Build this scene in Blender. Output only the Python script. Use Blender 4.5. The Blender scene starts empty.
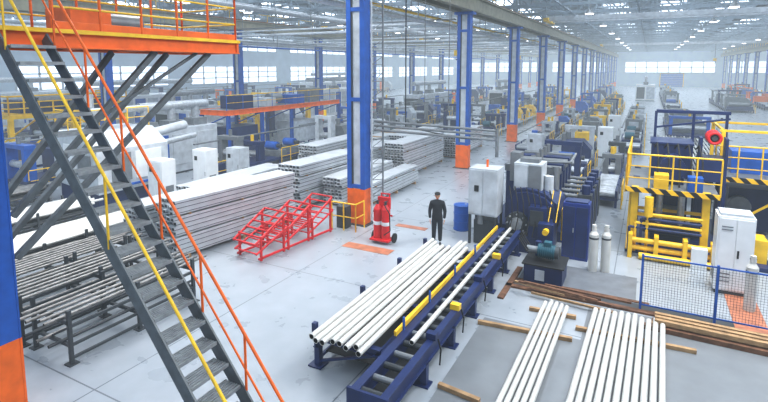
import bpy, math, random
from mathutils import Vector, Matrix
random.seed(7)
C=bpy.context.scene.collection

def lin(c):
    return tuple(((x/255)/12.92 if x/255<=.04045 else ((x/255+.055)/1.055)**2.4) for x in c)
def mat(name,rgb,rough=.45,metal=0.,var=.12,scale=3.,emit=0,bump=0):
    m=bpy.data.materials.new(name);m.use_nodes=True
    nt=m.node_tree;b=nt.nodes['Principled BSDF']
    l=lin(rgb)
    b.inputs['Roughness'].default_value=rough;b.inputs['Metallic'].default_value=metal
    if emit:
        b.inputs['Base Color'].default_value=(*l,1)
        b.inputs['Emission Color'].default_value=(*l,1);b.inputs['Emission Strength'].default_value=emit
        return m
    g=nt.nodes.new('ShaderNodeNewGeometry')
    n=nt.nodes.new('ShaderNodeTexNoise');n.inputs['Scale'].default_value=scale;n.inputs['Detail'].default_value=4
    nt.links.new(g.outputs['Position'],n.inputs['Vector'])
    r=nt.nodes.new('ShaderNodeValToRGB')
    r.color_ramp.elements[0].position=.3;r.color_ramp.elements[1].position=.7
    r.color_ramp.elements[0].color=(*[x*(1-var*1.6) for x in l],1)
    r.color_ramp.elements[1].color=(*[min(1,x*(1+var)) for x in l],1)
    nt.links.new(n.outputs['Fac'],r.inputs['Fac']);nt.links.new(r.outputs['Color'],b.inputs['Base Color'])
    return m
BLUE=mat('blue_paint',(28,90,176),.4)
NAVY=mat('navy_paint',(26,44,92),.4)
ORANGE=mat('orange_paint',(244,108,20),.45)
YEL=mat('yellow_paint',(246,196,40),.45)
RED=mat('red_paint',(212,30,36),.45)
GREY=mat('grey_steel',(128,132,136),.45,.3)
DGREY=mat('dark_grey_steel',(66,70,74),.5,.2)
STAIR=mat('stair_grey_steel',(98,103,106),.5,.2,.15,6)
TREAD=mat('tread_steel',(150,154,156),.5,.2,.15,9)
BLACK=mat('black_steel',(30,31,34),.5)
LGREY=mat('light_grey_paint',(192,198,204),.45)
WHITE=mat('white_paint',(228,231,233),.4,var=.04)
SILV=mat('galvanised_steel',(190,194,198),.35,.55,scale=8)
PROF=mat('silver_profile',(202,206,210),.35,.2,.08,2)
PROFD=mat('profile_hollow_shade',(74,78,84),.5,.3)  # dark copy of the profile colour, shade of the hollow painted in
PIPE=mat('pale_steel_pipe',(206,205,200),.4,.1,.05,3)
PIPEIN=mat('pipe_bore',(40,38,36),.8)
RUST=mat('rusty_steel',(120,84,62),.7,.2,.3,6)
DPIPE=mat('grey_steel_pipe',(132,130,128),.4,.4,.25,6)
WOOD=mat('timber',(172,138,100),.75,0,.2,5)
TEAL=mat('teal_paint',(16,84,100),.4)
TRUSSM=mat('truss_paint',(132,145,156),.6)
PADO=mat('floor_orange_paint',(186,118,88),.5,0,.2,4)
RUB=mat('black_rubber',(25,25,26),.7)
SKIN=mat('skin',(205,155,125),.6)
CLOTH=mat('dark_workwear',(30,34,42),.85,0,.2,9)
HAIR=mat('dark_hair',(35,26,22),.7)
LAMP=mat('lamp_glow',(255,255,255),emit=6)
SKYL=mat('skylight_glass',(234,244,255),emit=4.3)
WING=mat('window_glass_bright',(226,240,255),emit=1.3)
HAZ=bpy.data.materials.new('hazard_stripes');HAZ.use_nodes=True
nt=HAZ.node_tree;b=nt.nodes['Principled BSDF'];g=nt.nodes.new('ShaderNodeNewGeometry')
w=nt.nodes.new('ShaderNodeTexWave');w.bands_direction='DIAGONAL';w.inputs['Scale'].default_value=1.6
nt.links.new(g.outputs['Position'],w.inputs['Vector']);rr=nt.nodes.new('ShaderNodeValToRGB');rr.color_ramp.interpolation='CONSTANT'
rr.color_ramp.elements[0].color=(.01,.01,.012,1);rr.color_ramp.elements[1].position=.5;rr.color_ramp.elements[1].color=(*lin((244,192,34)),1)
nt.links.new(w.outputs['Fac'],rr.inputs['Fac']);nt.links.new(rr.outputs['Color'],b.inputs['Base Color'])

class MB:
    def __init__(s,name): s.n=name;s.v=[];s.f=[];s.mi=[];s.sm=[];s.m=[]
    def mx(s,m):
        if m not in s.m:s.m.append(m)
        return s.m.index(m)
    def add(s,vs,fs,m,sm=False):
        o=len(s.v);s.v+=[tuple(v) for v in vs];k=s.mx(m)
        for f in fs: s.f.append(tuple(o+i for i in f));s.mi.append(k);s.sm.append(sm if isinstance(sm,bool) else sm(f))
    def box(s,c,sz,m,rz=0,rx=0,ry=0):
        R=Matrix.Rotation(rz,3,'Z')@Matrix.Rotation(ry,3,'Y')@Matrix.Rotation(rx,3,'X');c=Vector(c)
        vs=[c+R@Vector((x*sz[0]/2,y*sz[1]/2,z*sz[2]/2)) for x in(-1,1) for y in(-1,1) for z in(-1,1)]
        s.add(vs,[(0,1,3,2),(4,6,7,5),(0,4,5,1),(2,3,7,6),(0,2,6,4),(1,5,7,3)],m)
    def bb(s,x0,x1,y0,y1,z0,z1,m): s.box(((x0+x1)/2,(y0+y1)/2,(z0+z1)/2),(abs(x1-x0),abs(y1-y0),abs(z1-z0)),m)
    def bar(s,p,q,w,h,m):
        p=Vector(p);q=Vector(q);d=(q-p).normalized();up=Vector((0,0,1))
        if abs(d.z)>.99: up=Vector((0,1,0))
        a=d.cross(up).normalized();u=a.cross(d)
        vs=[e+a*i*w/2+u*j*h/2 for e in(p,q) for i,j in((-1,-1),(1,-1),(1,1),(-1,1))]
        s.add(vs,[(3,2,1,0),(4,5,6,7),(0,1,5,4),(1,2,6,5),(2,3,7,6),(3,0,4,7)],m)
    def cyl(s,p,q,r,m,n=10,r2=None,cap=None):
        p=Vector(p);q=Vector(q);d=(q-p).normalized();up=Vector((0,0,1)) if abs(d.z)<.9 else Vector((1,0,0))
        a=d.cross(up).normalized();u=a.cross(d);r2=r if r2 is None else r2
        vs=[p+(a*math.cos(2*math.pi*i/n)+u*math.sin(2*math.pi*i/n))*r for i in range(n)]+[q+(a*math.cos(2*math.pi*i/n)+u*math.sin(2*math.pi*i/n))*r2 for i in range(n)]
        s.add(vs,[(i,(i+1)%n,n+(i+1)%n,n+i) for i in range(n)],m,True)
        s.add(vs,[tuple(range(n))[::-1],tuple(range(n,2*n))],cap or m,False)
    def pipe(s,p,q,r,m,n=10,inn=PIPEIN):
        p=Vector(p);q=Vector(q);d=(q-p).normalized();up=Vector((0,0,1)) if abs(d.z)<.9 else Vector((1,0,0))
        a=d.cross(up).normalized();u=a.cross(d)
        ring=lambda c,r:[c+(a*math.cos(2*math.pi*i/n)+u*math.sin(2*math.pi*i/n))*r for i in range(n)]
        ri=r*.82;e=d*min(.3,(q-p).length*.3)
        vs=ring(p+e,ri)+ring(p,ri)+ring(p,r)+ring(q,r)+ring(q,ri)+ring(q-e,ri)
        F=lambda k:[(k*n+i,k*n+(i+1)%n,(k+1)*n+(i+1)%n,(k+1)*n+i) for i in range(n)]
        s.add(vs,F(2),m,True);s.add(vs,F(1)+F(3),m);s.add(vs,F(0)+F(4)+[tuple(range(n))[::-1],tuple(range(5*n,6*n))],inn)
    def path(s,pts,r,m,n=8):
        for i in range(len(pts)-1): s.cyl(pts[i],pts[i+1],r,m,n)
    def ibeam(s,p,q,w,h,t,m):
        p=Vector(p);q=Vector(q);d=(q-p).normalized();up=Vector((0,0,1)) if abs(d.z)<.9 else Vector((0,1,0))
        a=d.cross(up).normalized();u=a.cross(d)
        s.bar(p,q,t,h,m);o=u*(h/2-t/2);s.bar(p+o,q+o,w,t,m);s.bar(p-o,q-o,w,t,m)
    def prism(s,poly,y0,y1,m,ax='y'):
        n=len(poly)
        if ax=='y': vs=[(a,y0,b) for a,b in poly]+[(a,y1,b) for a,b in poly]
        elif ax=='x': vs=[(y0,a,b) for a,b in poly]+[(y1,a,b) for a,b in poly]
        else: vs=[(a,b,y0) for a,b in poly]+[(a,b,y1) for a,b in poly]
        s.add(vs,[tuple(range(n)),tuple(range(n,2*n))[::-1]]+[(i,n+i,n+(i+1)%n,(i+1)%n) for i in range(n)],m)
    def mesh(s):
        me=bpy.data.meshes.new(s.n);me.from_pydata(s.v,[],s.f)
        for m in s.m: me.materials.append(m)
        me.polygons.foreach_set('material_index',s.mi);me.polygons.foreach_set('use_smooth',s.sm)
        me.update();return me
    def done(s,bevel=0,loc=(0,0,0),rz=0):
        o=bpy.data.objects.new(s.n,s.mesh());C.objects.link(o);o.location=loc;o.rotation_euler[2]=rz
        if bevel:
            b=o.modifiers.new('Bevel','BEVEL');b.width=bevel;b.segments=2;b.limit_method='ANGLE'
        return o
def inst(o,loc,rz=0):
    k=bpy.data.objects.new(o.name.split('.')[0],o.data);C.objects.link(k);k.location=loc;k.rotation_euler[2]=rz
    for md in o.modifiers:
        n=k.modifiers.new(md.name,md.type)
        if md.type=='BEVEL': n.width=md.width;n.segments=2;n.limit_method='ANGLE'
    return k

XA,XB,XC=-9.35,18.5,-31.0
YF=176
# ---------------- ROOM ----------------
fm=bpy.data.materials.new('polished_concrete');fm.use_nodes=True
nt=fm.node_tree;b=nt.nodes['Principled BSDF'];N=nt.nodes.new;L=nt.links.new
g=N('ShaderNodeNewGeometry');n1=N('ShaderNodeTexNoise');n1.inputs['Scale'].default_value=.18;n1.inputs['Detail'].default_value=5
n2=N('ShaderNodeTexNoise');n2.inputs['Scale'].default_value=1.6;n2.inputs['Detail'].default_value=8
L(g.outputs['Position'],n1.inputs['Vector']);L(g.outputs['Position'],n2.inputs['Vector'])
mixn=N('ShaderNodeMath');mixn.operation='ADD';L(n1.outputs['Fac'],mixn.inputs[0]);L(n2.outputs['Fac'],mixn.inputs[1])
r=N('ShaderNodeValToRGB')
mixd=N('ShaderNodeMath');mixd.operation='MULTIPLY';mixd.inputs[1].default_value=.5;L(mixn.outputs[0],mixd.inputs[0])
r.color_ramp.elements[0].position=.36;r.color_ramp.elements[1].position=.64
r.color_ramp.elements[0].color=(*lin((148,155,162)),1);r.color_ramp.elements[1].color=(*lin((166,172,179)),1)
L(mixd.outputs[0],r.inputs['Fac'])
sx=N('ShaderNodeSeparateXYZ');L(g.outputs['Position'],sx.inputs[0])
def joint(out,per,off):
    a=N('ShaderNodeMath');a.operation='ADD';a.inputs[1].default_value=off+600;L(out,a.inputs[0])
    m=N('ShaderNodeMath');m.operation='MODULO';m.inputs[1].default_value=per;L(a.outputs[0],m.inputs[0])
    l=N('ShaderNodeMath');l.operation='LESS_THAN';l.inputs[1].default_value=.03;L(m.outputs[0],l.inputs[0]);return l.outputs[0]
mx=N('ShaderNodeMath');mx.operation='MAXIMUM';L(joint(sx.outputs[0],4,.6),mx.inputs[0]);L(joint(sx.outputs[1],6,1.0),mx.inputs[1])
mc=N('ShaderNodeMix');mc.data_type='RGBA';L(mx.outputs[0],mc.inputs[0]);L(r.outputs['Color'],mc.inputs[6]);mc.inputs[7].default_value=(*lin((104,110,116)),1)
L(mc.outputs[2],b.inputs['Base Color'])
rn=N('ShaderNodeMapRange');rn.inputs[3].default_value=.22;rn.inputs[4].default_value=.36;L(n2.outputs['Fac'],rn.inputs[0]);L(rn.outputs[0],b.inputs['Roughness'])
m=MB('floor');m.bb(-64,46,-9,YF+1,-.3,0,fm);m.done()
SLAB=mat('worn_concrete',(122,126,130),.35,0,.08,1.5)
m=MB('floor_slab');m.bb(-3.1,16,2,10.9,0,.008,SLAB);m.bb(-1.0,16,10.9,12.7,0,.008,SLAB);m.done()
WALL=mat('wall_panel',(184,198,210),.7,0,.05,.5)
m=MB('wall_far');m.bb(-64,46,YF,YF+.4,0,14,WALL);m.done()
m=MB('wall_near');m.bb(-64,46,-8.4,-8,0,14,WALL);m.done()
m=MB('wall_left');m.bb(-62.4,-62,-8,YF,0,14,WALL);m.done()
m=MB('wall_right');m.bb(44,44.4,-8,YF,0,14,WALL);m.done()
wn=0
def win(x0,x1,y0,y1,z0,z1,ax):
    global wn;wn+=1
    m=MB('window_%d'%wn)
    if ax=='x':
        m.add([(x0,y0,z0),(x1,y0,z0),(x1,y0,z1),(x0,y0,z1)],[(0,1,2,3)],WING)
        k=int((x1-x0)/3)
        for i in range(k+1): xx=x0+(x1-x0)*i/k;m.bb(xx-.14,xx+.14,y0-.06,y0,z0,z1,LGREY)
        for zz in(z0,(z0+z1)/2,z1): m.bb(x0,x1,y0-.06,y0,zz-.12,zz+.12,LGREY)
    else:
        m.add([(x1,y0,z0),(x1,y1,z0),(x1,y1,z1),(x1,y0,z1)],[(0,1,2,3)],WING)
        k=int((y1-y0)/2.5)
        for i in range(k+1): yy=y0+(y1-y0)*i/k;m.bb(x1,x1+.08,yy-.12,yy+.12,z0,z1,LGREY)
        for zz in(z0,z0+(z1-z0)/3,z0+(z1-z0)*2/3,z1): m.bb(x1,x1+.08,y0,y1,zz-.08,zz+.08,LGREY)
    m.done()
win(-60,-33,YF-.1,YF-.02,4.2,7.6,'x');win(-29,-11,YF-.1,YF-.02,4.2,7.6,'x');win(-7,17,YF-.1,YF-.02,4.2,7.6,'x');win(20,43,YF-.1,YF-.02,4.2,7.6,'x')
for i in range(7): win(-61.98,-61.9,6+24*i,26+24*i,3.2,6.0,'y');win(-61.98,-61.9,6+24*i,26+24*i,8.6,11.3,'y')
m=MB('door_1')
m.bb(3,9,YF-.12,YF-.02,0,4.0,BLUE)
for i in range(7): m.bb(3,9,YF-.15,YF-.12,.3+.55*i,.36+.55*i,LGREY)
m.bb(2.8,3,YF-.16,YF-.02,0,4.2,YEL);m.bb(9,9.2,YF-.16,YF-.02,0,4.2,YEL);m.bb(2.8,9.2,YF-.16,YF-.02,4.0,4.18,YEL);m.done()
CEIL=mat('roof_deck',(140,158,174),.8,0,.06,.6)
m=MB('ceiling');m.bb(-62,44,-8,YF,13.2,13.4,CEIL)
for i in range(31):
    y=-4+5.9*i
    m.bb(-62,44,y-.06,y+.06,13.16,13.2,TRUSSM)
m.done()
m=MB('skylight')
for xc in(-54,-46.5,-39,-26,-20.5,-15,-4,2,8,13,26,34):
    for i in range(10):
        y=-7+18*i;x0,x1,y1=xc-1.3,xc+1.3,min(y+17.6,YF-.5)
        m.add([(x0,y,13.15),(x1,y,13.15),(x1,y1,13.15),(x0,y1,13.15)],[(0,1,2,3)],SKYL)
        m.bb(x0-.06,x0,y,y1,13.1,13.199,LGREY);m.bb(x1,x1+.06,y,y1,13.1,13.199,LGREY)
        for k in range(13): yy=y+1.45*k;m.bb(x0,x1,yy-.05,yy+.05,13.08,13.14,LGREY) if yy<YF-1 else None
m.done()
def truss(name,w):
    m=MB(name);n=int(w/2.2);dx=w/n;zb,zt=10.4,12.6
    m.bar((0,0,zb),(w,0,zb),.22,.24,TRUSSM);m.bar((0,0,zt),(w,0,zt),.2,.2,TRUSSM)
    for i in range(n):
        a=(i*dx,0,zb if i%2 else zt);c=((i+1)*dx,0,zt if i%2 else zb)
        m.bar(a,c,.13,.13,TRUSSM);m.bar((i*dx,0,zb),(i*dx,0,zt),.1,.1,TRUSSM)
    return m
for nm,x0,x1 in(('a',XC,XA),('b',XA,XB),('c',-62,XC),('d',XB,44)):
    o=truss('roof_truss',x1-x0).done(loc=(x0,3.8,0))
    for i in range(1,28): inst(o,(x0,3.8+5.9*i,0))
m=MB('roof_bracing')
for x in(-56,-50,-44,-37,-28,-24,-19.5,-13,-6,-1,5,10.5,15.5,24,30,38):
    m.bar((x,0,10.4),(x,YF-.5,10.4),.1,.14,TRUSSM)
for x0,x1 in((XC,-24),(-13,XA),(XA,-6),(15.5,XB),(-24,-13),(-1,10.5)):
    for i in range(0,28,2):
        y=3.8+5.9*i
        m.bar((x0,y,10.4),(x1,y+5.9,10.4),.08,.08,TRUSSM);m.bar((x1,y,10.4),(x0,y+5.9,10.4),.08,.08,TRUSSM)
m.done()
m=MB('overhead_pipework')
for x,z,r,mt in((-10.6,8.2,.12,SILV),(-11.0,8.6,.07,YEL),(-30,8.0,.14,SILV),(-29.6,7.5,.08,BLUE),(-12.2,10.1,.2,SILV),(-24,9.8,.22,SILV),(-40,8.5,.25,SILV),(-46,9.5,.2,LGREY)):
    m.cyl((x,11,z),(x,150,z),r,mt,10)
    for i in range(24): m.bar((x,12+5.9*i,z),(x,12+5.9*i,10.4),.04,.04,GREY)
for y in(27,39,51,63,86):
    for z,r in((8.3,.06),(8.0,.09)): m.cyl((XC+.5,y,z),(XA-.6,y,z),r,LGREY,8)
    m.bb(XC+.5,XA-.6,y+.3,y+.7,8.5,8.56,GREY)
    for k in range(7): m.bar((XC+2+3*k,y+.5,8.5),(XC+2+3*k,y+.5,10.4),.03,.03,GREY)
m.done()
# ---------------- COLUMNS ----------------
def column():
    m=MB('structural_column')
    zo=1.35
    for sx_ in(-1,1):
        x=sx_*.28
        for z0,z1,mt in((0,zo,ORANGE),(zo,8.75,BLUE)):
            m.bb(x-.09,x+.09,-.22,-.19,z0,z1,mt);m.bb(x-.09,x+.09,.19,.22,z0,z1,mt)
            m.bb(x-.012+sx_*.07,x+.012+sx_*.07,-.19,.19,z0,z1,mt)
    m.bb(-.2,.2,-.17,.17,zo,8.75,LGREY);m.bb(-.21,-.13,-.2,-.17,zo,8.75,DGREY)
    m.bb(-.36,.36,-.23,.23,.02,zo,ORANGE)
    for k in range(3):
        z=zo+.1+k*3.2
        m.bb(-.2,.2,-.21,-.17,z-.07,z+.07,BLUE)
    m.bb(-.5,.5,-.35,.35,0,.03,DGREY)
    m.bb(-.55,.55,-.3,.3,8.75,8.9,BLUE)
    m.bb(-.18,.18,-.18,.18,8.9,12.8,TRUSSM)
    return m
o=column().done(loc=(XA,3.9,0))
for i in range(1,15): inst(o,(XA,3.9+11.8*i,0))
for i in range(0,14): inst(o,(XC,20.3+11.8*i,0))
for i in range(0,15): inst(o,(XB,3.9+11.8*i,0))
BEAMY=mat('crane_beam_paint',(140,136,118),.5)
for X in(XA,XB,XC):
    m=MB('crane_runway_beam')
    for dx in(-.45,.45):
        m.ibeam((X+dx,0,9.3),(X+dx,YF-1,9.3),.32,.8,.05,BEAMY);m.bb(X+dx-.04,X+dx+.04,0,YF-1,9.7,9.82,RUST)
    m.bb(X-.3,X+.3,0,YF-1,9.55,9.6,GREY)
    for i in range(70):
        y=1+2.4*i;m.bar((X-.9,y,9.7),(X-.9,y,10.6),.05,.05,YEL)
    m.bar((X-.9,0,10.6),(X-.9,YF-4,10.6),.05,.05,YEL)
    m.bb(X-.95,X-.6,0,YF-1,9.6,9.66,GREY)
    m.done()
def crane(x0,x1,y,col):
    m=MB('overhead_crane')
    for dy in(-.9,.9):
        m.bb(x0+.4,x1-.4,y+dy-.2,y+dy+.2,9.9,10.3,col)
    m.bb(x0+.3,x0+.7,y-1.8,y+1.8,9.83,10.15,YEL);m.bb(x1-.7,x1-.3,y-1.8,y+1.8,9.83,10.15,YEL)
    xc=x0*.3+x1*.7
    m.bb(xc-.8,xc+.8,y-.9,y+.9,10.3,10.8,GREY);m.cyl((xc,y,10.3),(xc,y,7.4),.03,BLACK,6);m.bb(xc-.25,xc+.25,y-.15,y+.15,6.9,7.4,YEL)
    m.path([(xc,y,6.9),(xc+.15,y,6.7),(xc,y,6.5),(xc-.12,y,6.6)],.05,DGREY)
    m.done(.01)
crane(XA+.5,XB-.5,48,LGREY);crane(XA+.5,XB-.5,105,LGREY);crane(XC+.5,XA-.5,70,GREY);crane(XC+.5,XA-.5,45,LGREY)
m=MB('festoon_monorail');m.ibeam((8,10,10.9),(8,150,10.9),.25,.4,.04,DGREY)
for i in range(40): m.bar((8,12+3.5*i,11.1),(8,12+3.5*i,12.6),.05,.05,DGREY)
m.done()
mm=MB('pendant_lamp');mm.cyl((0,0,9.9),(0,0,9.6),.12,GREY,10,.32);mm.cyl((0,0,9.6),(0,0,9.57),.28,LAMP,10);mm.cyl((0,0,9.9),(0,0,10.4),.02,GREY,5)
o=mm.done(loc=(-25,27,0))
for x in(-25,-16,-4,4.5,13):
    for i in range(9):
        if (x,i)!=(-25,0): inst(o,(x,27+11.8*i,0))

# ---------------- PLATFORM & STAIRS ----------------
def railing(m,pts,h,mp,mr,sp=1.2,r=.025,kick=None,mid=1):
    for a,c in zip(pts[:-1],pts[1:]):
        a=Vector(a);c=Vector(c);n=max(1,round((c-a).length/sp))
        for i in range(n+1):
            p=a.lerp(c,i/n);m.cyl(p,p+Vector((0,0,h)),r,mp,8)
        m.cyl(a+Vector((0,0,h)),c+Vector((0,0,h)),r*1.1,mr,8)
        for k in range(mid): z=h*(k+1)/(mid+1);m.cyl(a+Vector((0,0,z)),c+Vector((0,0,z)),r*.8,mr,8)
        if kick: m.bar(a+Vector((0,0,.08)),c+Vector((0,0,.08)),.015,.14,kick)
m=MB('crane_access_platform')
zp=6.42
m.bb(-10.6,-8.7,3.0,9.05,zp-.05,zp,GREY)
m.ibeam((-8.75,3,zp-.16),(-8.75,9.05,zp-.16),.14,.28,.03,ORANGE);m.ibeam((-10.55,3,zp-.16),(-10.55,9.05,zp-.16),.14,.28,.03,ORANGE)
m.bar((-8.66,3,zp-.02),(-8.66,9.05,zp-.02),.03,.07,YEL)
for y in(3.05,4.8,6,7.2,8.3,9.0): m.ibeam((-10.5,y,zp-.17),(-8.8,y,zp-.17),.1,.2,.02,ORANGE)
m.bb(-10.6,-8.7,8.98,9.05,zp-.3,zp+.02,ORANGE)
railing(m,[(-8.75,4.85,zp),(-8.75,9.0,zp),(-10.55,9.0,zp),(-10.55,4.6,zp)],1.15,ORANGE,YEL,.9,.026,ORANGE,2)
for x in(-8.9,-10.3):
    m.bar((x,6.9,zp-.3),(x+(-.1 if x>-9 else .7),4.15,3.4),.1,.1,STAIR);m.bar((x,8.3,zp-.3),(x+(-.1 if x>-9 else .7),4.15,2.7),.1,.1,STAIR)
m.bar((-8.95,5.6,zp-1.6),(-8.95,8.0,zp-.3),.06,.06,STAIR)
m.bb(-10.3,-9.5,5.6,6.4,zp,zp+.5,ORANGE);m.cyl((-9.9,6.5,zp+.3),(-9.9,7.3,zp+.3),.18,GREY,14)
m.done(.004)
m=MB('steel_staircase')
tx,tz,bx,bz=-8.68,6.38,-3.55,.0
for y in(4.0,4.68):
    m.bar((tx,y,tz-.1),(bx,y,bz+.1),.03,.2,STAIR)
n=25
for i in range(1,n):
    f_=i/n;x=tx+(bx-tx)*f_;z=tz+(bz-tz)*f_
    for k in range(6): m.bb(x-.13+.045*k,x-.13+.045*k+.03,4.02,4.66,z-.015,z+.015,TREAD)
    m.bb(x+.12,x+.135,4.02,4.66,z-.03,z+.02,TREAD);m.bb(x-.145,x-.13,4.02,4.66,z-.03,z+.02,TREAD)
for y,mt in((3.99,YEL),(4.69,ORANGE)):
    hs=1.0
    m.cyl((tx,y,tz+hs),(bx,y,bz+hs),.022,mt,8)
    if y>4.2: m.cyl((tx,y,tz+hs*.5),(bx,y,bz+hs*.5),.016,mt,8)
    for i in range(3 if y<4.2 else 7):
        f_=.05+i*(.42 if y<4.2 else .15);x=tx+(bx-tx)*f_;z=tz+(bz-tz)*f_;m.bar((x,y,z),(x,y,z+hs),.026,.026,YEL if y<4.2 else ORANGE)
m.bb(bx-.2,bx+.1,3.9,4.78,0,.03,DGREY)
m.done(.002)

# ---------------- CENTRAL PIPE TABLE ----------------
m=MB('pipe_loading_table')
for y in(7.55,9.4,11.3,13.0):
    m.ibeam((-5.5,y,.62),(-4.05,y,.62),.12,.16,.02,NAVY)
    m.bb(-5.5,-5.38,y-.06,y+.06,0,.7,NAVY);m.bb(-4.15,-4.05,y-.06,y+.06,0,.6,NAVY)
    m.bb(-5.6,-5.3,y-.14,y+.14,0,.03,NAVY);m.bb(-5.56,-5.47,y-.05,y+.05,.66,.86,NAVY)
    m.bar((-5.4,y,.1),(-4.15,y,.55),.05,.05,NAVY)
m.ibeam((-5.44,7.45,.5),(-5.44,13.2,.5),.12,.2,.02,NAVY);m.ibeam((-4.1,7.45,.5),(-4.1,13.2,.5),.12,.2,.02,NAVY)
m.bar((-5.44,7.5,.15),(-5.44,13,.15),.06,.06,NAVY)
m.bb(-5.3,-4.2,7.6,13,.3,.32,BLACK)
m.done(.004)
m=MB('steel_pipe_row')
for i,x in enumerate((-5.37,-5.22,-5.07,-4.92,-4.77,-4.59,-4.44,-4.29)):
    y0=7.25+random.uniform(-.12,.2)
    m.pipe((x,y0,.759),(x+random.uniform(-.02,.02),13.15+random.uniform(-.3,.35),.759),.057,PIPE,14)
m.done()
m=MB('roller_conveyor')
m.ibeam((-3.86,6.3,.55),(-3.86,15.4,.55),.12,.3,.02,NAVY);m.ibeam((-3.36,6.3,.55),(-3.36,15.4,.55),.12,.3,.02,NAVY)
m.bb(-3.95,-3.8,6.3,15.4,.7,.74,NAVY);m.bb(-3.42,-3.28,6.3,15.4,.7,.74,NAVY)
m.bb(-3.8,-3.42,6.3,15.4,.44,.47,BLACK)
for i in range(23):
    y=6.45+.39*i;m.cyl((-3.8,y,.66),(-3.42,y,.66),.06,GREY if i%2 else DGREY,10)
for i in range(7):
    y=6.5+1.45*i
    for x in(-3.86,-3.36): m.bb(x-.06,x+.06,y-.06,y+.06,0,.42,NAVY)
    m.bb(-3.98,-3.24,y-.12,y+.12,0,.03,NAVY);m.bb(-3.86,-3.36,y-.04,y+.04,.12,.2,NAVY)
    if i<6: m.bar((-3.86,y,.15),(-3.86,y+.7,.42),.05,.05,NAVY)
m.bar((-3.99,8.0,.80),(-3.99,15.2,.80),.05,.1,YEL);m.bar((-4.08,8.6,.76),(-4.02,12.5,.76),.05,.03,YEL)
for y in(8.2,9.5,11.1,12.7):
    m.bb(-3.45,-3.25,y,y+.15,.74,.86,YEL if y in(9.5,12.7) else NAVY);m.bar((-3.95,y+.1,.74),(-3.95,y+.1,1.0),.04,.04,BLUE)
    m.path([(-3.2,y,.8),(-3.14,y,.6),(-3.16,y,.3)],.016,RUB)
m.pipe((-3.6,7.9,.775),(-3.6,15.3,.775),.05,PIPE,12)
m.bb(-3.98,-3.24,6.25,6.3,.35,.78,NAVY)
m.done(.003)

# ---------------- FLOOR PIPE BUNDLES ----------------
def bundle(x0,n,y0,y1,r,sk):
    m=MB('floor_pipe_bundle')
    for i in range(n):
        x=x0+i*(2*r+.028);m.pipe((x+sk,y0+random.uniform(-.1,.1),r+.1),(x,y1+random.uniform(-.09,.09),r+.1),r,PIPE,14)
    m.done()
bundle(-1.93,5,6.6,12.1,.048,-.05);bundle(-.82,11,7.0,12.25,.055,-.12)
m=MB('timber_batten')
for a,c in(((-3.15,10.55),(-1.15,10.75)),((-2.25,11.75),(-1.2,11.8)),((-2.3,7.3),(-.9,7.5)),((-3.1,8.0),(-2.3,7.9)),((-1.15,11.3),(1.15,11.45)),((-1.2,8.1),(1.0,8.3))):
    m.bar((*a,.05),(*c,.05),.09,.085,WOOD)
m.done(.006)
m=MB('floor_channel')
m.bb(-3.1,4.2,12.78,12.95,0,.05,RUST);m.bb(-3.1,.3,13.35,13.45,0,.03,RUST);m.bb(-3.1,-2.95,12.0,14.2,0,.05,RUST);m.bb(2.0,2.65,13.0,15.2,0,.012,PADO)
m.bb(-3.0,4.5,13.0,13.32,0,.006,DGREY)
m.bb(-8.6,-6.9,13.3,13.75,0,.01,PADO);m.bb(-8.0,-6.8,16.0,16.3,0,.01,PADO)
m.done()
m=MB('floor_duct_cover');m.bb(-2.9,.0,13.46,15,0,.01,mat('plate_grey',(112,116,122),.4));m.done()
m=MB('timber_beam_stack')
for i in range(4): m.bar((.15+.1*i,12.1+.16*i,.06),(3.9,12.0+.16*i,.06),.12,.11,WOOD if i%2 else RUST)
for i in range(3): m.bar((.4,12.15+.17*i,.2),(3.8,12.1+.17*i,.19),.1,.1,WOOD)
m.done(.006)
m=MB('scrap_bar_pile')
for i in range(9): 
    y=12.5+random.uniform(0,.6);x=-2.9+random.uniform(0,.8);m.bar((x,y,.1+.03*i),(x+1.2+random.random(),y-random.uniform(0,.3),.1+.03*i),.06,.05,WOOD if i%3==0 else RUST)
m.done(.003)
m=MB('mesh_fence')
for x in(.1,1.6,3.1,4.6): m.bb(x-.025,x+.025,12.97,13.03,0,1.4,BLUE)
for z in(.15,1.35): m.bb(.1,4.6,12.985,13.015,z-.015,z+.015,BLUE)
for i in range(74): m.cyl((.13+i*.06,13,.15),(.13+i*.06,13,1.35),.003,DGREY,4)
for i in range(20): m.cyl((.1,13,.2+i*.06),(4.6,13,.2+i*.06),.003,DGREY,4)
m.done()
m=MB('electrical_cabinet')
m.bb(1.75,2.55,14.95,15.65,.1,2.05,WHITE);m.bb(1.78,2.52,14.98,15.62,0,.1,DGREY)
m.bb(1.79,2.14,14.93,14.95,.15,2.0,WHITE);m.bb(2.16,2.51,14.93,14.95,.15,2.0,WHITE)
for z in(.35,.45,.55,1.7,1.78): m.bb(1.84,2.08,14.915,14.93,z,z+.03,GREY)
m.bb(2.2,2.24,14.9,14.93,1.0,1.2,BLACK);m.bb(1.74,1.75,15.1,15.5,.3,.6,GREY)
m.bb(1.8,2.5,15.0,15.6,2.05,2.12,LGREY)
m.done(.008)
def cylbottle(x,y):
    m=MB('gas_cylinder');m.cyl((0,0,.0),(0,0,1.08),.125,PIPE,18);m.cyl((0,0,1.08),(0,0,1.2),.125,PIPE,18,.05);m.cyl((0,0,1.2),(0,0,1.32),.035,GREY,10);m.cyl((0,0,1.2),(0,0,1.36),.07,PIPE,14,.06)
    m.cyl((-.07,0,1.28),(.07,0,1.28),.02,DGREY,8);m.cyl((0,0,.95),(0,0,1.0),.128,DGREY,18)
    m.done(loc=(x,y,0))
cylbottle(-1.15,15.0);cylbottle(-.83,15.1);cylbottle(2.42,14.2)
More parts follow.
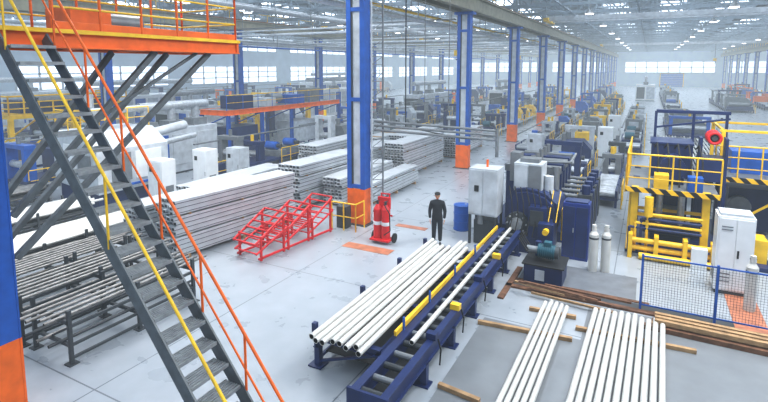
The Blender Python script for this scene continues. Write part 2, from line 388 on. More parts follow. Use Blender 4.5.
# ---------------- PIPE MILL (centre) ----------------
m=MB('pipe_mill_machine')
m.bb(-4.9,-2.2,17,21.5,0,.35,NAVY)
m.bb(-3.9,-2.7,15.5,17,0,.5,NAVY)
poly=[(-3.9,.35),(-2.5,.35),(-2.3,.8),(-2.22,1.2),(-2.35,1.55),(-2.65,1.8),(-3.0,1.92),(-3.35,1.95),(-3.65,1.88),(-3.9,1.6)]
m.prism(poly,16.0,17.6,NAVY);m.prism([(x*.88-.36,z*.9+.1) for x,z in poly],15.85,16.0,NAVY)
m.cyl((-3.5,15.7,.85),(-3.5,15.85,.85),.36,DGREY,24);m.cyl((-3.5,15.6,.85),(-3.5,15.7,.85),.2,SILV,20)
m.bb(-3.1,-2.55,15.5,15.95,.5,1.5,NAVY);m.bb(-3.05,-2.65,15.47,15.5,.9,1.4,DGREY)
for a in range(8):
    t=a*math.pi/4;m.cyl((-3.5+.3*math.cos(t),15.65,.85+.3*math.sin(t)),(-3.5+.3*math.cos(t),15.72,.85+.3*math.sin(t)),.03,SILV,6)
m.bb(-2.75,-2.3,15.2,16.0,.3,1.1,NAVY);m.cyl((-2.5,15.0,.9),(-2.5,15.3,.9),.09,YEL,14)
for x in(-2.5,-2.28): m.bar((x,15.5,1.1),(x,16.3,1.9),.03,.03,YEL)
for k in range(5):
    y=17.8+k*.75
    m.bb(-4.4,-4.1,y,y+.4,.35,2.1,NAVY);m.bb(-2.9,-2.6,y,y+.4,.35,2.1,NAVY);m.bb(-4.45,-2.55,y,y+.4,2.1,2.35,NAVY if k%2 else GREY)
    m.cyl((-4.1,y+.2,1.4),(-2.9,y+.2,1.4),.22,SILV,16);m.cyl((-4.1,y+.2,.85),(-2.9,y+.2,.85),.22,SILV,16)
    m.cyl((-3.5,y+.2,2.35),(-3.5,y+.2,2.7),.08,GREY,10);m.cyl((-2.6,y+.2,1.4),(-1.9,y+.2,1.4),.07,GREY,8)
    m.bb(-1.95,-1.5,y,y+.45,.0,1.5,NAVY if k%2 else DGREY);m.cyl((-1.7,y+.2,1.5),(-1.7,y+.2,1.8),.14,NAVY,14)
railing(m,[(-2.2,16.2,.35),(-2.2,17.6,.35)],1.0,YEL,YEL,.7)
m.cyl((-2.6,17.3,1.7),(-2.6,17.3,2.5),.12,GREY,14)
for k in range(8):
    x=-3.85+k*.18;m.path([(x,16.2,1.8),(x+.05,15.85,2.0),(x+.2,15.6,1.6),(x+.25,15.5,1.1),(x+.2,15.3,.6)],.02,RUB,6)
m.path([(-4.0,17.7,2.5),(-2.2,17.7,2.6),(-2.2,19,2.7)],.05,GREY)
# light hood riding on the mill
m.bb(-3.75,-2.85,16.2,17.0,1.85,2.72,LGREY);m.bb(-3.72,-3.32,16.17,16.2,1.9,2.67,LGREY);m.bb(-3.28,-2.88,16.17,16.2,1.9,2.67,GREY)
m.bb(-3.6,-3.0,16.4,16.9,2.72,2.85,GREY);m.cyl((-2.7,16.6,1.7),(-2.7,16.6,2.3),.15,LGREY,14)
m.bb(-4.1,-3.75,17.1,17.6,1.9,2.9,GREY)
m.done(.01)
m=MB('control_cabinet_bank')
x0=-5.05
m.bb(x0,x0+.95,15.5,16.3,1.0,2.55,LGREY);m.bb(x0+.03,x0+.46,15.48,15.5,1.05,2.5,LGREY);m.bb(x0+.49,x0+.92,15.48,15.5,1.05,2.5,LGREY)
for x in(x0+.05,x0+.9):
    for y in(15.55,16.25): m.bb(x-.04,x+.04,y-.04,y+.04,0,1.0,DGREY)
m.bb(x0+.15,x0+.8,15.65,16.25,0,.8,DGREY);m.cyl((x0+.4,15.6,.7),(x0+.4,15.6,1.0),.1,GREY)
m.bb(x0+.2,x0+.35,15.45,15.48,1.8,2.0,BLACK);m.cyl((x0+.5,15.9,2.55),(x0+.5,15.9,2.8),.04,ORANGE)
m.done(.012)
m=MB('blue_drum');m.cyl((-5.7,16.8,.0),(-5.7,16.8,.9),.29,BLUE,22)
for z in(.02,.3,.6,.88): m.cyl((-5.7,16.8,z),(-5.7,16.8,z+.03),.305,BLUE,22)
m.cyl((-5.6,16.9,.9),(-5.6,16.9,.93),.04,SILV,8);m.done()
m=MB('hydraulic_pump_unit')
m.bb(-2.75,-1.75,13.35,14.25,0,.5,NAVY);m.bb(-2.8,-1.7,13.3,14.3,.5,.54,BLACK)
m.cyl((-2.45,13.75,.8),(-2.0,13.75,.8),.18,TEAL,22)
for k in range(8): m.cyl((-2.43+k*.055,13.75,.8),(-2.41+k*.055,13.75,.8),.2,TEAL,22)
m.cyl((-2.0,13.75,.8),(-1.9,13.75,.8),.17,DGREY,18);m.cyl((-2.75,13.75,.8),(-2.45,13.75,.8),.1,GREY,14);m.bb(-2.3,-2.1,13.65,13.85,.96,1.08,TEAL)
m.cyl((-2.5,14.05,.54),(-2.5,14.05,.95),.09,NAVY,14);m.cyl((-2.15,14.1,.54),(-2.15,14.1,.8),.07,SILV,12)
m.bb(-2.45,-2.2,13.33,13.35,.1,.4,LGREY)
for k in range(4): m.path([(-2.7,13.5+.15*k,.8),(-2.95,13.6+.15*k,1.1),(-3.05,14.2+.2*k,.9),(-3.05,15.1,.8)],.022,RUB,6)
m.done(.01)
m=MB('blue_control_box')
m.bb(-2.1,-1.35,15.6,16.15,0,1.75,mat('cab_blue',(22,50,124),.4));m.bb(-2.07,-1.75,15.58,15.6,.1,1.65,NAVY);m.bb(-1.71,-1.39,15.58,15.6,.1,1.65,NAVY);m.bb(-1.8,-1.77,15.56,15.58,.85,1.0,SILV);m.bb(-2.05,-1.4,15.65,16.1,1.75,1.8,NAVY)
m.done(.01)
m=MB('overhead_cable_duct')
for k in range(3): m.cyl((XA+.6,15.8,3.55+.16*k),(-4.6,17.0,3.3+.16*k),.045,GREY,8)
m.cyl((-4.55,17.0,3.7),(-4.55,17.0,2.7),.06,GREY,8)
m.path([(-8.8,15.7,8.9),(-8.8,15.7,.2)],.035,LGREY,8);m.path([(-8.5,16.0,8.9),(-8.5,16.0,.2)],.035,GREY,8)
for k in range(28): m.bar((-8.8,15.7,.5+k*.3),(-8.5,16.0,.5+k*.3),.025,.025,GREY);
for k in range(14): m.bar((-8.8,15.7,.5+k*.6),(-8.5,16.0,.8+k*.6),.02,.02,GREY)
m.path([(-8.3,17.5,9),(-8.3,17.5,3.5),(-6,17.5,3.2),(-4.8,17.0,3.3)],.025,DGREY,6)
m.path([(-7.8,18.2,9.0),(-7.8,18.2,4.3),(-7.4,18.2,3.9),(-6.8,18.2,4.2),(-6.8,18.2,9)],.015,GREY,6)
m.done()
m=MB('column_guard_rail')
railing(m,[(-9.9,14.7,0),(-8.9,14.7,0)],1.0,YEL,YEL,.5,.025,None,1);railing(m,[(-8.9,14.7,0),(-8.9,15.3,0)],1.0,YEL,YEL,.6,.025,None,1)
m.bb(-9.8,-9.4,14.85,15.2,0,.8,DGREY)
m.done()
m=MB('red_cylinder_trolley')
m.bb(-7.95,-7.25,14.0,14.45,.1,.16,RED)
for x in(-7.75,-7.45):
    m.cyl((x,14.22,.16),(x,14.22,1.15),.14,RED,18);m.cyl((x,14.22,1.15),(x,14.22,1.3),.14,RED,18,.05);m.cyl((x,14.22,1.3),(x,14.22,1.42),.04,DGREY,10);m.cyl((x,14.1,1.4),(x,14.34,1.4),.02,BLACK,8)
    m.cyl((x,14.215,.62),(x,14.215,.74),.142,WHITE,18);m.bar((x,14.5,.1),(x,14.5,1.6),.04,.04,RED)
m.bar((-7.78,14.5,1.6),(-7.42,14.5,1.6),.04,.04,RED);m.bar((-7.9,14.42,.9),(-7.3,14.42,.9),.04,.05,RED)
m.bb(-7.85,-7.4,14.4,14.5,1.1,1.5,RED);m.path([(-7.45,14.1,1.35),(-7.2,14.0,1.1),(-7.2,14.05,.5),(-7.4,14.0,.35)],.02,RUB,6)
for x in(-7.98,-7.22): m.cyl((x-.03,14.4,.16),(x+.03,14.4,.16),.16,RUB,16)
m.done(.006)
m=MB('red_storage_rack')
for k,(x0,y0) in enumerate(((0,0),(0,1.15),(0,2.3))):
    for x in(0,.95):
        for y in(0,.95): m.bb(x0+x-.03,x0+x+.03,y0+y-.03,y0+y+.03,0,1.2 if y else .75,RED)
        m.bar((x0+x,y0-.25,.55),(x0+x,y0+1.05,1.22),.05,.06,RED);m.bar((x0+x,y0-.2,.25),(x0+x,y0+1.1,.75),.05,.05,RED)
        m.bar((x0+x,y0-.1,.08),(x0+x,y0+1.05,.08),.06,.06,RED)
    for t in(0,.2,.4,.6,.8,1): m.bar((x0,y0-.25+1.3*t,.58+.67*t),(x0+.95,y0-.25+1.3*t,.58+.67*t),.05,.04,RED);m.bar((x0,y0-.2+1.3*t,.28+.5*t),(x0+.95,y0-.2+1.3*t,.28+.5*t),.04,.03,RED)
m.done(.003,(-11.0,11.2,0),-.1)
def pstack(x0,w,y0,y1,lay,rz=0,lh=.19):
    m=MB('steel_profile_stack');n=max(3,int(w/.16));Ln=y1-y0
    z=.12
    for yy in(.4,Ln/2,Ln-.4): m.bb(-.05,w+.05,yy-.05,yy+.05,0,.12,WOOD)
    for l in range(lay):
        o=random.uniform(-.05,.05)
        for i in range(n):
            x=w*i/n;wi=w/n*.93
            a=o+random.uniform(-.06,.06);b_=Ln+o+random.uniform(-.06,.06)
            m.bb(x+.015,x+wi-.015,a+.02,b_-.02,z+.01,z+lh*.6,PROFD)  # solid dark core stands in for the shaded inside of the channel
            m.bb(x,x+wi,a,b_,z+lh*.6,z+lh*.75,PROF);m.bb(x,x+.016,a,b_,z,z+lh*.2,PROF);m.bb(x+wi-.016,x+wi,a,b_,z,z+lh*.2,PROF)
            m.bb(x,x+.012,a,b_,z+lh*.3,z+lh*.6,PROF);m.bb(x+wi-.012,x+wi,a,b_,z+lh*.34,z+lh*.6,PROF);m.bb(x,x+wi,a,a+.02,z,z+.02,PROF)
        z+=lh*.78
        if l%4==3:
            for yy in(.5,Ln/2,Ln-.5): m.bb(-.03,w+.03,yy-.03,yy+.03,z,z+.05,WOOD)
            z+=.05
    m.done(0,(x0,y0,0),rz)
pstack(-13.2,.95,10.0,15.0,11,-.12);pstack(-14.5,.95,9.8,14.8,9,-.1);pstack(-13.4,1.1,16.0,20.3,11,-.05)
pstack(-16.2,1.2,13.2,18.5,7);pstack(-15.8,1.1,20.5,25.5,11);pstack(-14.0,1.3,21.2,26,9)
pstack(-12.2,1.1,23.2,29,11);pstack(-13.9,1.2,27,33,10);pstack(-11.6,.9,30,36,9);pstack(-12.0,.9,17.2,22,7);pstack(-16.2,1.2,27.5,33,8)
pstack(-10.9,.8,17.9,22.8,5)
def prack(x0,x1,y0,y1,h,npipe,mt,r=.035,dirx=False):
    m=MB('pipe_storage_rack')
    for y in(y0,(y0+y1)/2,y1):
        for x in(x0,x1): m.bb(x-.035,x+.035,y-.035,y+.035,0,h+.25,DGREY);m.bb(x-.1,x+.1,y-.1,y+.1,0,.02,DGREY)
        m.bar((x0,y,h),(x1,y,h),.07,.08,DGREY);m.bar((x0,y,h*.45),(x1,y,h*.45),.06,.06,DGREY);m.bar((x0,y,.1),(x1,y,h*.9),.04,.04,DGREY)
    for x in(x0,x1): m.bar((x,y0,h*.45),(x,y1,h*.45),.05,.05,DGREY);m.bar((x,y0,.12),(x,y1,.12),.05,.05,DGREY);m.bar((x,y0,h-.08),(x,y1,h-.08),.05,.06,DGREY)
    w=x1-x0-.2
    for i in range(npipe):
        x=x0+.1+w*(i+.5)/npipe;m.pipe((x,y0-.5+random.uniform(-.3,.2),h+.04+r),(x+random.uniform(-.03,.03),y1+.5+random.uniform(-.3,.3),h+.04+r),r,mt,8)
        if i%2==0: m.pipe((x,y0-.3,h*.45+.03+r),(x,y1+.3,h*.45+.03+r),r,DPIPE if i%4 else DGREY,8)
    m.done()
prack(-11.0,-9.75,5.3,8.3,.85,5,DPIPE);prack(-12.7,-11.3,5.2,8.7,.85,6,DPIPE);prack(-14.6,-13.2,6.0,8.9,.7,7,DPIPE)
prack(-17.2,-15.4,7.0,11.2,.5,13,PIPE,.05);prack(-20.4,-18.6,7.5,11.2,.5,13,PIPE,.05)
prack(-24.3,-22.9,9,12,.5,12,DPIPE,.05)
# ---------------- LEFT BACKGROUND ----------------
m=MB('white_coating_machine')
m.prism([(-22.6,.9),(-19.6,.6),(-19.6,2.4),(-20.6,3.1),(-22.6,3.1)],12.2,15.6,LGREY)
m.bb(-22.4,-19.8,12.3,15.4,0,.9,NAVY);m.cyl((-21,15.2,2.6),(-21,17.8,2.9),.22,LGREY,14);m.cyl((-20.3,15.2,2.2),(-20.3,17.8,2.4),.14,SILV,12)
m.bb(-21.8,-21.0,12.15,12.2,1.2,2.6,WHITE);m.bb(-20.8,-20.0,12.12,12.2,1.2,2.2,GREY);m.bb(-19.6,-19.55,12.8,13.7,1,2.2,GREY);m.bb(-19.6,-19.55,13.9,15.2,1,2.2,WHITE)
m.bb(-19.6,-19.54,12.3,15.5,.75,.85,BLUE)
m.cyl((-22,13.5,3.1),(-22,13.5,4.6),.2,SILV,14);m.path([(-21.2,13,3.1),(-21.2,13,3.9),(-21.2,17.8,3.9)],.15,SILV,12)
railing(m,[(-22.5,12.3,3.1),(-20.7,12.3,3.1),(-20.7,15.5,3.1)],.9,YEL,YEL,1.)
m.done(.02)
for x,y,h,mt in((-18.3,14.2,1.9,WHITE),(-18.3,16.6,2.0,WHITE),(-18.2,18.6,1.8,LGREY),(-12.6,37.3,2.0,WHITE),(-2.3,35.0,2.0,WHITE),(-2.3,44,2.0,WHITE),(5.5,48,2.1,WHITE),(-5.9,31,1.8,LGREY)):
    m=MB('control_cabinet');m.bb(-.45,.45,-.35,.35,.1,h,mt);m.bb(-.42,.42,-.32,.32,0,.1,DGREY);m.bb(-.4,-.02,-.37,-.35,.15,h-.06,mt);m.bb(.02,.4,-.37,-.35,.15,h-.06,mt);m.bb(-.3,-.12,-.385,-.37,h-.5,h-.3,BLACK);m.bb(.35,.37,-.39,-.37,.8,1.,DGREY);m.bb(.45,.47,-.2,.2,.3,.8,GREY)
    m.done(.012,(x,y,0))
def booth(x0,x1,y0,y1,h,mt=WHITE):
    m=MB('paint_booth');m.bb(x0,x1,y0,y1,.1,h,mt);m.bb(x0+.05,x1-.05,y0+.05,y1-.05,0,.1,DGREY)
    n=int((y1-y0)/1.3)
    for i in range(n):
        y=y0+(y1-y0)*i/n;m.bb(x1,x1+.03,y+.15,y+(y1-y0)/n-.1,.5,h-.3,LGREY if i%3 else BLUE)
    n=max(1,int((x1-x0)/1.2))
    for i in range(n):
        x=x0+(x1-x0)*i/n;m.bb(x+.15,x+(x1-x0)/n-.1,y0-.03,y0,.4,h-.4,LGREY if i%2 else DGREY)
    xm=(x0+x1)/2
    for i in range(3):
        y=y0+(y1-y0)*(i+.5)/3;m.cyl((xm,y,h),(xm,y,h+1.2),.22,SILV,14);m.bb(xm-.4,xm+.4,y-.5,y+.5,h,h+.4,GREY)
    m.cyl((xm,y0+.5,h+1.2),(xm,y1,h+1.2),.25,SILV,14);m.done(.02)
booth(-24.3,-22.6,16.5,21.5,2.5,LGREY);booth(-34,-31.8,26,31,2.6,LGREY);booth(-45,-42,26,38,3.2);booth(-57,-53,22,34,3.4,LGREY);booth(-36,-33,46,58,3.2);booth(-24,-22,50,60,2.8,LGREY);booth(-46,-42,60,76,3.6);booth(-19,-17,66,76,2.8)
booth(20,25,92,110,3.5,LGREY);booth(-2,1,98,104,2.8,WHITE)
def mline(X0,X1,Y0,Y1,h,cols,name='production_line',seed=1,gap=1.7):
    rd=random.Random(seed);m=MB(name);y=Y0;w=X1-X0
    m.bb(X0,X1,Y0,Y1,.3,.45,cols[0])
    k=0
    while y<Y1-gap*.8:
        for x in(X0+.06,X1-.06): m.bb(x-.05,x+.05,y,y+.12,0,.3,cols[0])
        t=rd.random()
        if t<.35:
            hh=h*rd.uniform(.6,1);c=rd.choice(cols)
            m.bb(X0+.1,X0+.35,y,y+.5,.45,hh,c);m.bb(X1-.35,X1-.1,y,y+.5,.45,hh,c);m.bb(X0+.05,X1-.05,y,y+.5,hh,hh+.2,c)
            m.cyl((X0+.3,y+.25,hh*.6),(X1-.3,y+.25,hh*.6),.18,SILV,12);m.cyl(((X0+X1)/2,y+.25,hh+.2),((X0+X1)/2,y+.25,hh+.55),.1,rd.choice([YEL,GREY]),10)
        elif t<.6:
            for q in range(3): m.cyl((X0+.1,y+q*.4,.6),(X1-.1,y+q*.4,.6),.12,SILV,10)
            m.bb(X0,X0+.1,y-.1,y+1.1,.45,.75,cols[0]);m.bb(X1-.1,X1,y-.1,y+1.1,.45,.75,cols[0])
        elif t<.8:
            c=rd.choice(cols+[LGREY]);hh=h*rd.uniform(.5,.85)
            m.prism([(X0+.1,.45),(X1-.1,.45),(X1-.1,hh*.7),(X1-.1-w*.25,hh),(X0+.1,hh)],y,y+1.0,c)
            m.bb(X1-.1,X1-.06,y+.15,y+.8,.6,hh*.65,LGREY);m.cyl((X0+.4,y+.5,hh),(X0+.4,y+.5,hh+.4),.14,GREY,12)
        else:
            m.bb(X0+.1,X1-.1,y,y+.8,.45,.8,rd.choice(cols));m.cyl((X0+.3,y+.4,1.05),(X1-.5,y+.4,1.05),.25,rd.choice([TEAL,BLUE,GREY]),14)
            m.cyl((X1-.5,y+.4,1.05),(X1-.2,y+.4,1.05),.12,DGREY,10)
        if k%3==0: railing(m,[(X1+.15,y,0),(X1+.15,y+gap,0)],1.0,YEL,YEL,.9)
        k+=1;y+=gap
    m.cyl((X0+.15,Y0,h*.9),(X0+.15,Y1,h*.9),.05,GREY,6)
    m.done(.006)
mline(-21.0,-19.4,18.2,32,2.0,[NAVY,LGREY,GREY],seed=2)
mline(-27.5,-25.5,12.5,22,2.4,[NAVY,BLUE,LGREY],seed=3);mline(-30.6,-28.8,12.5,18.5,2.2,[LGREY,NAVY],seed=14)
mline(-40,-37.2,20,60,2.8,[BLUE,NAVY,LGREY],seed=4);mline(-50,-47,15,70,3,[NAVY,LGREY,BLUE,YEL],seed=5)
mline(-29.8,-27.8,24,40,3.0,[NAVY,YEL,LGREY],seed=21);mline(-18.6,-17.2,24,44,2.6,[LGREY,NAVY,GREY],seed=22)
mline(-21.5,-19.5,36,62,2.6,[NAVY,BLUE,GREY],seed=6);mline(-27.5,-25.5,42,95,2.6,[NAVY,ORANGE,BLUE],seed=7)
mline(-15.5,-13.8,40,100,2.6,[NAVY,GREY,BLUE],seed=8);mline(-12.6,-11.2,41,90,2.2,[LGREY,NAVY,YEL],seed=23);mline(-58,-55,38,110,3.2,[NAVY,LGREY,ORANGE],seed=24)
mline(-4.4,-2.6,22.4,33.8,2.2,[NAVY,GREY,NAVY,LGREY],seed=9,gap=1.3);mline(-1.9,-.9,22.3,33,1.5,[NAVY,GREY,DGREY],seed=10,gap=1.4)
mline(-7.6,-6.4,33,60,1.6,[NAVY,BLUE,LGREY],seed=11);mline(-4.6,-3.0,36,80,2.2,[NAVY,GREY,YEL],seed=12);mline(1.5,4.5,46,62,2.0,[NAVY,GREY,BLUE],seed=13)
mline(-1.6,-.2,37,60,2.0,[NAVY,LGREY,GREY],seed=25,gap=1.4);mline(-7.8,-6.2,64,120,2.4,[NAVY,BLUE,LGREY],seed=26)
mline(9,12,78,100,2.4,[NAVY,GREY,LGREY],seed=15);mline(14,16.5,84,125,2.6,[NAVY,BLUE,ORANGE],seed=16);mline(2,4,80,125,2.2,[NAVY,LGREY,GREY],seed=17)
m=MB('pipe_transfer_bed')
for y in range(24,44,2):
    m.bb(.6,5.0,y,y+.12,.5,.62,NAVY)
    for x in(.7,2.7,4.9): m.bb(x-.05,x+.05,y,y+.12,0,.5,NAVY)
for i in range(22): m.cyl((.8+i*.19,24+random.random()*.5,.68),(.8+i*.19,42+random.random(),.68),.06,PIPE if i%4 else DPIPE,8)
m.done()
m=MB('mezzanine_platform')
x0,x1,y0,y1,z=-26.4,-24,23.7,37,3.0
m.bb(x0,x1,y0,y1,z-.06,z,GREY);m.ibeam((x1,y0,z-.15),(x1,y1,z-.15),.15,.34,.03,ORANGE);m.ibeam((x0,y0,z-.15),(x0,y1,z-.15),.15,.34,.03,ORANGE);m.ibeam((x0,y0,z-.15),(x1,y0,z-.15),.15,.34,.03,ORANGE)
for y in(y0+.1,27,30.3,33.6,y1-.1):
    for x in(x0,x1): m.ibeam((x,y,0),(x,y,z-.3),.2,.22,.03,BLUE)
    m.bar((x0,y,z-1.2),(x1,y,z-.3),.08,.08,BLUE)
m.bb(x0+.5,x1-.4,25,26.6,z,z+.9,NAVY);m.bb(x0+.5,x1-.4,28,29,z,z+.6,LGREY);m.bb(x0+.5,x1-.4,31,32.5,z,z+.7,BLUE);m.bb(x0+.5,x1-.6,33.5,35,z,z+1.1,GREY);m.cyl((x0+1,29.3,z+.5),(x0+1,30.6,z+.5),.35,GREY,14)
railing(m,[(x1,y0,z),(x1,y1,z)],1.0,BLUE,YEL,1.5)
m.bb(x0+.4,x1-.4,24.5,27,0,1.8,NAVY);m.bb(x0+.4,x1-.4,31,34,0,1.6,LGREY)
m.done(.008)
m=MB('yellow_service_platform')
x0,x1,y0,y1,z=-36.5,-33,15.5,23,3.0
m.bb(x0,x1,y0,y1,z-.25,z,YEL)
for x in(x0+.1,x1-.1):
    for y in(y0+.1,(y0+y1)/2,y1-.1): m.bb(x-.12,x+.12,y-.12,y+.12,0,z-.25,YEL)
    m.bar((x,y0,.2),(x,(y0+y1)/2,z-.3),.1,.1,YEL);m.bar((x,y1,.2),(x,(y0+y1)/2,z-.3),.1,.1,YEL)
railing(m,[(x0,y0,z),(x1,y0,z),(x1,y1,z),(x0,y1,z)],1.1,YEL,YEL,.8,.05,None,2)
m.bb(x0+.8,x1-.8,y0+1,y1-1,z,z+.8,NAVY);m.done(.008)
# ---------------- YELLOW/NAVY HYDRAULIC MACHINE ----------------
m=MB('hydraulic_press_line')
m.bb(-.4,3.4,17.1,22,0,.12,NAVY)
for x in(-.2,1.7):
    for y in(17.3,19.0,20.8): m.bb(x-.1,x+.1,y-.1,y+.1,.1,2.1,NAVY if y>18 else YEL)
m.bb(.3,1.3,18.6,20.6,.12,1.6,NAVY);m.bb(.35,1.25,18.5,18.6,.3,1.3,GREY)
for y in(17.4,18.2): m.bar((-.2,y,1.2),(1.7,y,1.2),.08,.1,YEL)
m.cyl((.0,17.9,.7),(1.6,17.9,.7),.2,NAVY,16);m.cyl((.5,17.9,.7),(.5,17.9,1.9),.1,SILV,12);m.cyl((1.1,17.9,.7),(1.1,17.9,1.9),.1,SILV,12)
m.bb(-.45,2.0,17.0,21.2,2.0,2.06,GREY);m.bb(-.47,2.0,16.97,17.0,1.98,2.14,HAZ);m.bb(-.5,-.47,17,21.2,1.95,2.15,YEL)
railing(m,[(-.45,21.2,2.06),(-.45,17.03,2.06),(2.0,17.03,2.06)],1.1,YEL,YEL,.6,.026,None,2)
m.bb(.2,1.4,19.4,20.8,2.06,3.2,NAVY);m.bb(.15,1.45,19.35,20.85,3.2,3.27,NAVY);m.cyl((.8,18.2,2.6),(.8,19.3,2.6),.34,NAVY,18);m.cyl((.8,18.1,2.6),(.8,18.2,2.6),.38,NAVY,18);m.bb(.3,.7,17.4,17.9,2.06,2.5,YEL);m.bb(1.2,1.6,17.4,17.8,2.06,2.5,BLUE)
m.bb(.45,1.15,18.3,19.3,2.06,2.3,NAVY)
for k in range(4): m.path([(-.3+.16*k,16.9,.15),(-.3+.16*k,16.9,.9+.15*k),(1.6,16.9,.9+.15*k)],.045,YEL if k%2 else NAVY,8)
m.cyl((-.3,16.8,.3),(1.9,16.8,.3),.08,YEL,12);m.cyl((-.3,16.75,.55),(1.9,16.75,.55),.08,YEL,12);m.cyl((.0,16.6,.12),(2.0,16.6,.12),.1,YEL,12)
for x in(-.25,.45,1.2,1.9): m.bb(x-.06,x+.06,16.6,16.95,0,.75,YEL)
m.bb(1.35,1.75,16.5,16.8,.0,.6,WHITE);m.cyl((.2,16.85,1.3),(.2,16.85,1.9),.12,YEL,12);m.bar((-.35,17.1,.1),(-.35,19,2.0),.08,.08,YEL)
for x in(2.3,4.4):
    for y in(20,23): m.bb(x-.12,x+.12,y-.12,y+.12,0,2.05,NAVY);m.bb(x-.06,x+.06,y-.06,y+.06,2.1,3.7,YEL)
m.bb(2.0,4.7,19.7,23.4,2.05,2.12,GREY);m.bb(2.0,4.7,19.67,19.7,2.03,2.2,HAZ);m.bb(4.7,4.73,19.7,23.4,2.0,2.2,YEL)
railing(m,[(2.1,19.75,2.12),(4.65,19.75,2.12),(4.65,23.3,2.12)],1.1,YEL,YEL,.6,.026,None,2)
m.bar((2.2,20,3.7),(4.5,20,3.7),.08,.08,YEL);m.bar((2.2,23,3.7),(4.5,23,3.7),.08,.08,YEL);m.bar((2.3,20,3.7),(2.3,23,3.7),.08,.08,YEL);m.bar((4.4,20,3.7),(4.4,23,3.7),.08,.08,YEL)
m.bar((2.3,20,.2),(4.4,20,1.9),.07,.07,YEL)
m.bb(2.7,4.0,21,22.8,.12,1.6,NAVY);m.bb(2.7,3.9,21,22.4,2.12,2.9,BLUE);m.cyl((3.0,20.7,1.0),(3.0,21,1.0),.35,GREY,18)
for x in(.3,1.5,2.5): m.bar((x,21.1,2),(x,21.1,4.2),.09,.09,NAVY)
m.bar((.3,21.1,4.2),(2.6,21.1,4.2),.12,.12,NAVY);m.bar((.3,21.1,3.6),(2.6,21.1,4.0),.07,.07,NAVY)
for k in range(5): m.path([(.3+.3*k,19.4,3.1),(.35+.3*k,18.8,3.3),(.4+.3*k,18.0,2.9),(.4+.3*k,17.7,2.1)],.03,RUB,6)
m.bb(2.2,2.9,17.2,18.0,0,1.1,NAVY);m.bb(2.9,3.3,17.5,18.2,0,.8,YEL)
for y in(19.9,20.4): m.bar((5.4,y,0),(4.75,y,2.1),.05,.1,YEL)
for k in range(8): m.bb(5.3-.08*k,5.5-.08*k,19.9,20.4,.2+.25*k,.23+.25*k,GREY)
cx,cy,cz=1.95,19.2,3.55
for x in(cx-.35,cx+.35): m.bb(x-.04,x+.04,cy-.3,cy+.3,2.1,cz,NAVY)
for k in range(7):
    R=.17;N_=20;yy=cy-.32+.11*k
    pts=[(cx+R*math.cos(2*math.pi*i/N_),yy,cz+R*math.sin(2*math.pi*i/N_)) for i in range(N_+1)];m.path(pts,.05,RED,8)
m.cyl((cx,cy-.36,cz),(cx,cy+.4,cz),.08,DGREY,14);m.cyl((cx,cy-.1,cz),(cx,cy+.4,cz),.15,NAVY,18)
m.bb(cx-.4,cx+.35,cy-.25,cy+.5,2.12,2.9,NAVY)
for x in(cx-.4,cx+.35):
    for y in(cy-.25,cy+.5): m.bb(x-.05,x+.05,y-.05,y+.05,.12,2.12,NAVY)
m.done(.008)
m=MB('tool_trolley');m.bb(4.0,4.8,18.2,18.8,.15,.95,NAVY);m.bb(3.95,4.85,18.15,18.85,.95,1.0,DGREY);
for x in(4.1,4.7):
    for y in(18.3,18.7): m.cyl((x-.03,y,.08),(x+.03,y,.08),.08,RUB,12)
m.bb(4.05,4.75,18.18,18.2,.2,.5,BLUE);m.bb(4.05,4.75,18.18,18.2,.55,.9,BLUE);m.done(.006)

# ---------------- WORKER ----------------
wk=bpy.data.objects.new('factory_worker',None);C.objects.link(wk);wk.location=(-5.9,14.9,0);wk.rotation_euler[2]=math.radians(20)
def skin(name,V,E,mt,root=0,sub=2):
    me=bpy.data.meshes.new(name);me.from_pydata([v[:3] for v in V],E,[]);o=bpy.data.objects.new(name,me);C.objects.link(o);o.parent=wk
    s=o.modifiers.new('Skin','SKIN');s.use_smooth_shade=True
    for i,v in enumerate(V):
        rr=v[3];d=me.skin_vertices[0].data[i];d.radius=rr if isinstance(rr,tuple) else (rr,rr);d.use_root=(i==root)
    u=o.modifiers.new('Sub','SUBSURF');u.levels=sub;u.render_levels=sub;me.materials.append(mt);return o
V=[(0,0,.95,(.17,.13)),(0,0,1.12,(.165,.115)),(0,0,1.32,(.19,.13)),(0,0,1.44,(.15,.09)),(0,.0,1.53,(.06,.06)),
   (.18,0,1.42,.08),(.25,.01,1.14,.062),(.23,-.06,.9,.045),(-.18,0,1.42,.08),(-.25,.01,1.14,.062),(-.23,-.06,.9,.045),
   (.09,0,.84,.11),(.10,-.01,.48,.082),(.10,.02,.1,.062),(-.09,0,.84,.11),(-.10,-.01,.48,.082),(-.11,.02,.1,.062)]
E=[(0,1),(1,2),(2,3),(3,4),(3,5),(5,6),(6,7),(3,8),(8,9),(9,10),(0,11),(11,12),(12,13),(0,14),(14,15),(15,16)]
skin('body',V,E,CLOTH)
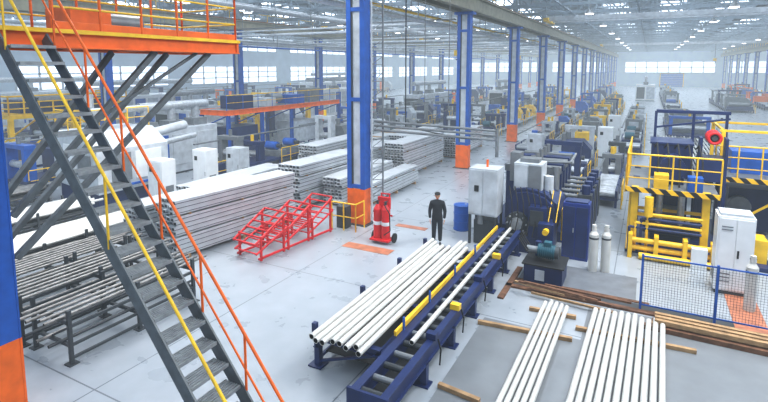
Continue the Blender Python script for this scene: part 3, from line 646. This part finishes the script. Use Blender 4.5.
for sx_ in(1,-1):
    V=[(.10*sx_,.03,.06,.045),(.105*sx_,-.06,.045,.045),(.11*sx_,-.15,.035,.035)]
    skin('shoe',V,[(0,1),(1,2)],BLACK,sub=1)
    hx=.23*sx_
    V=[(hx,-.07,.88,(.025,.035)),(hx,-.08,.83,(.022,.038)),(hx,-.085,.79,(.018,.036))];Eh=[(0,1),(1,2)]
    skin('palm',V,Eh,SKIN,sub=1)
    for k,(dy,l) in enumerate(((-.03,.07),(-.01,.08),(.01,.075),(.03,.06))):
        V=[(hx,-.085+dy,.79,.009),(hx-.008*sx_,-.088+dy,.79-l*.5,.0085),(hx-.025*sx_,-.09+dy,.79-l,.007)];skin('finger',V,[(0,1),(1,2)],SKIN,sub=1)
    V=[(hx,-.105,.85,.011),(hx-.01*sx_,-.135,.81,.009),(hx-.02*sx_,-.14,.775,.008)];skin('thumb',V,[(0,1),(1,2)],SKIN,sub=1)
import bmesh
def sph(name,loc,sc,mt,seg=20):
    me=bpy.data.meshes.new(name);bm=bmesh.new();bmesh.ops.create_uvsphere(bm,u_segments=seg,v_segments=seg//2+2,radius=1)
    for v in bm.verts:
        v.co.x*=sc[0];v.co.y*=sc[1];v.co.z*=sc[2]
        if name=='head' and v.co.z<0: v.co.x*=1+v.co.z*2.2;v.co.y=v.co.y*(1+v.co.z*1.2)-.01
    for f_ in bm.faces:f_.smooth=True
    bm.to_mesh(me);bm.free();me.materials.append(mt);o=bpy.data.objects.new(name,me);C.objects.link(o);o.parent=wk;o.location=loc;return o
sph('head',(0,-.01,1.645),(.078,.095,.118),SKIN);sph('hair',(0,.012,1.67),(.084,.092,.105),HAIR)
for sx_ in(1,-1): sph('eye',(.03*sx_,-.092,1.655),(.012,.01,.009),BLACK,8);sph('ear',(.08*sx_,0,1.645),(.012,.022,.03),SKIN,8)
sph('nose',(0,-.112,1.63),(.012,.018,.022),SKIN,8);sph('mouth',(0,-.098,1.585),(.024,.008,.007),RED,8)
sph('cap',(0,.0,1.715),(.095,.108,.065),BLACK);sph('cap_visor',(0,-.1,1.705),(.07,.06,.01),BLACK)

# ---------------- LIGHT ----------------
w=bpy.data.worlds.new('World');bpy.context.scene.world=w;w.use_nodes=True
nt=w.node_tree
bg=nt.nodes['Background'];bg.inputs[0].default_value=(.86,.93,1,1);bg.inputs[1].default_value=1.0
D=.0034
ab=nt.nodes.new('ShaderNodeVolumeAbsorption');ab.inputs['Color'].default_value=(0,0,0,1);ab.inputs['Density'].default_value=D
em=nt.nodes.new('ShaderNodeEmission');em.inputs['Color'].default_value=(.78,.91,1,1);em.inputs['Strength'].default_value=D*.9  # haze light put in as an even glow of the air, nothing scatters
ad=nt.nodes.new('ShaderNodeAddShader');nt.links.new(ab.outputs[0],ad.inputs[0]);nt.links.new(em.outputs[0],ad.inputs[1])
nt.links.new(ad.outputs[0],nt.nodes['World Output'].inputs['Volume'])
def area(x,y,z,sx_,sy,p,rx=0):  # added fill lights hung under the roof, no fixture behind them
    l=bpy.data.lights.new('fill_light','AREA');l.shape='RECTANGLE';l.size=sx_;l.size_y=sy;l.energy=p;l.color=(1,.985,.96)
    o=bpy.data.objects.new('fill_light',l);C.objects.link(o);o.location=(x,y,z);o.rotation_euler[0]=rx
area(3,14,12.3,6,6,2000);area(-14,13,12.3,5,6,1900)
cam=bpy.data.cameras.new('camera');co=bpy.data.objects.new('camera',cam);C.objects.link(co)
co.location=(0,0,5.8);cam.sensor_width=36;cam.lens=500/768*36;cam.shift_y=-75/768
th=math.atan(.117);phi=math.atan(266*math.cos(th)/500)
co.rotation_euler=(math.pi/2-th,0,phi);cam.clip_end=600
bpy.context.scene.camera=co
vs=bpy.context.scene.view_settings
vs.view_transform='Standard'
for lk in('Medium High Contrast','Standard - Medium High Contrast'):
    try: vs.look=lk;break
    except Exception: pass
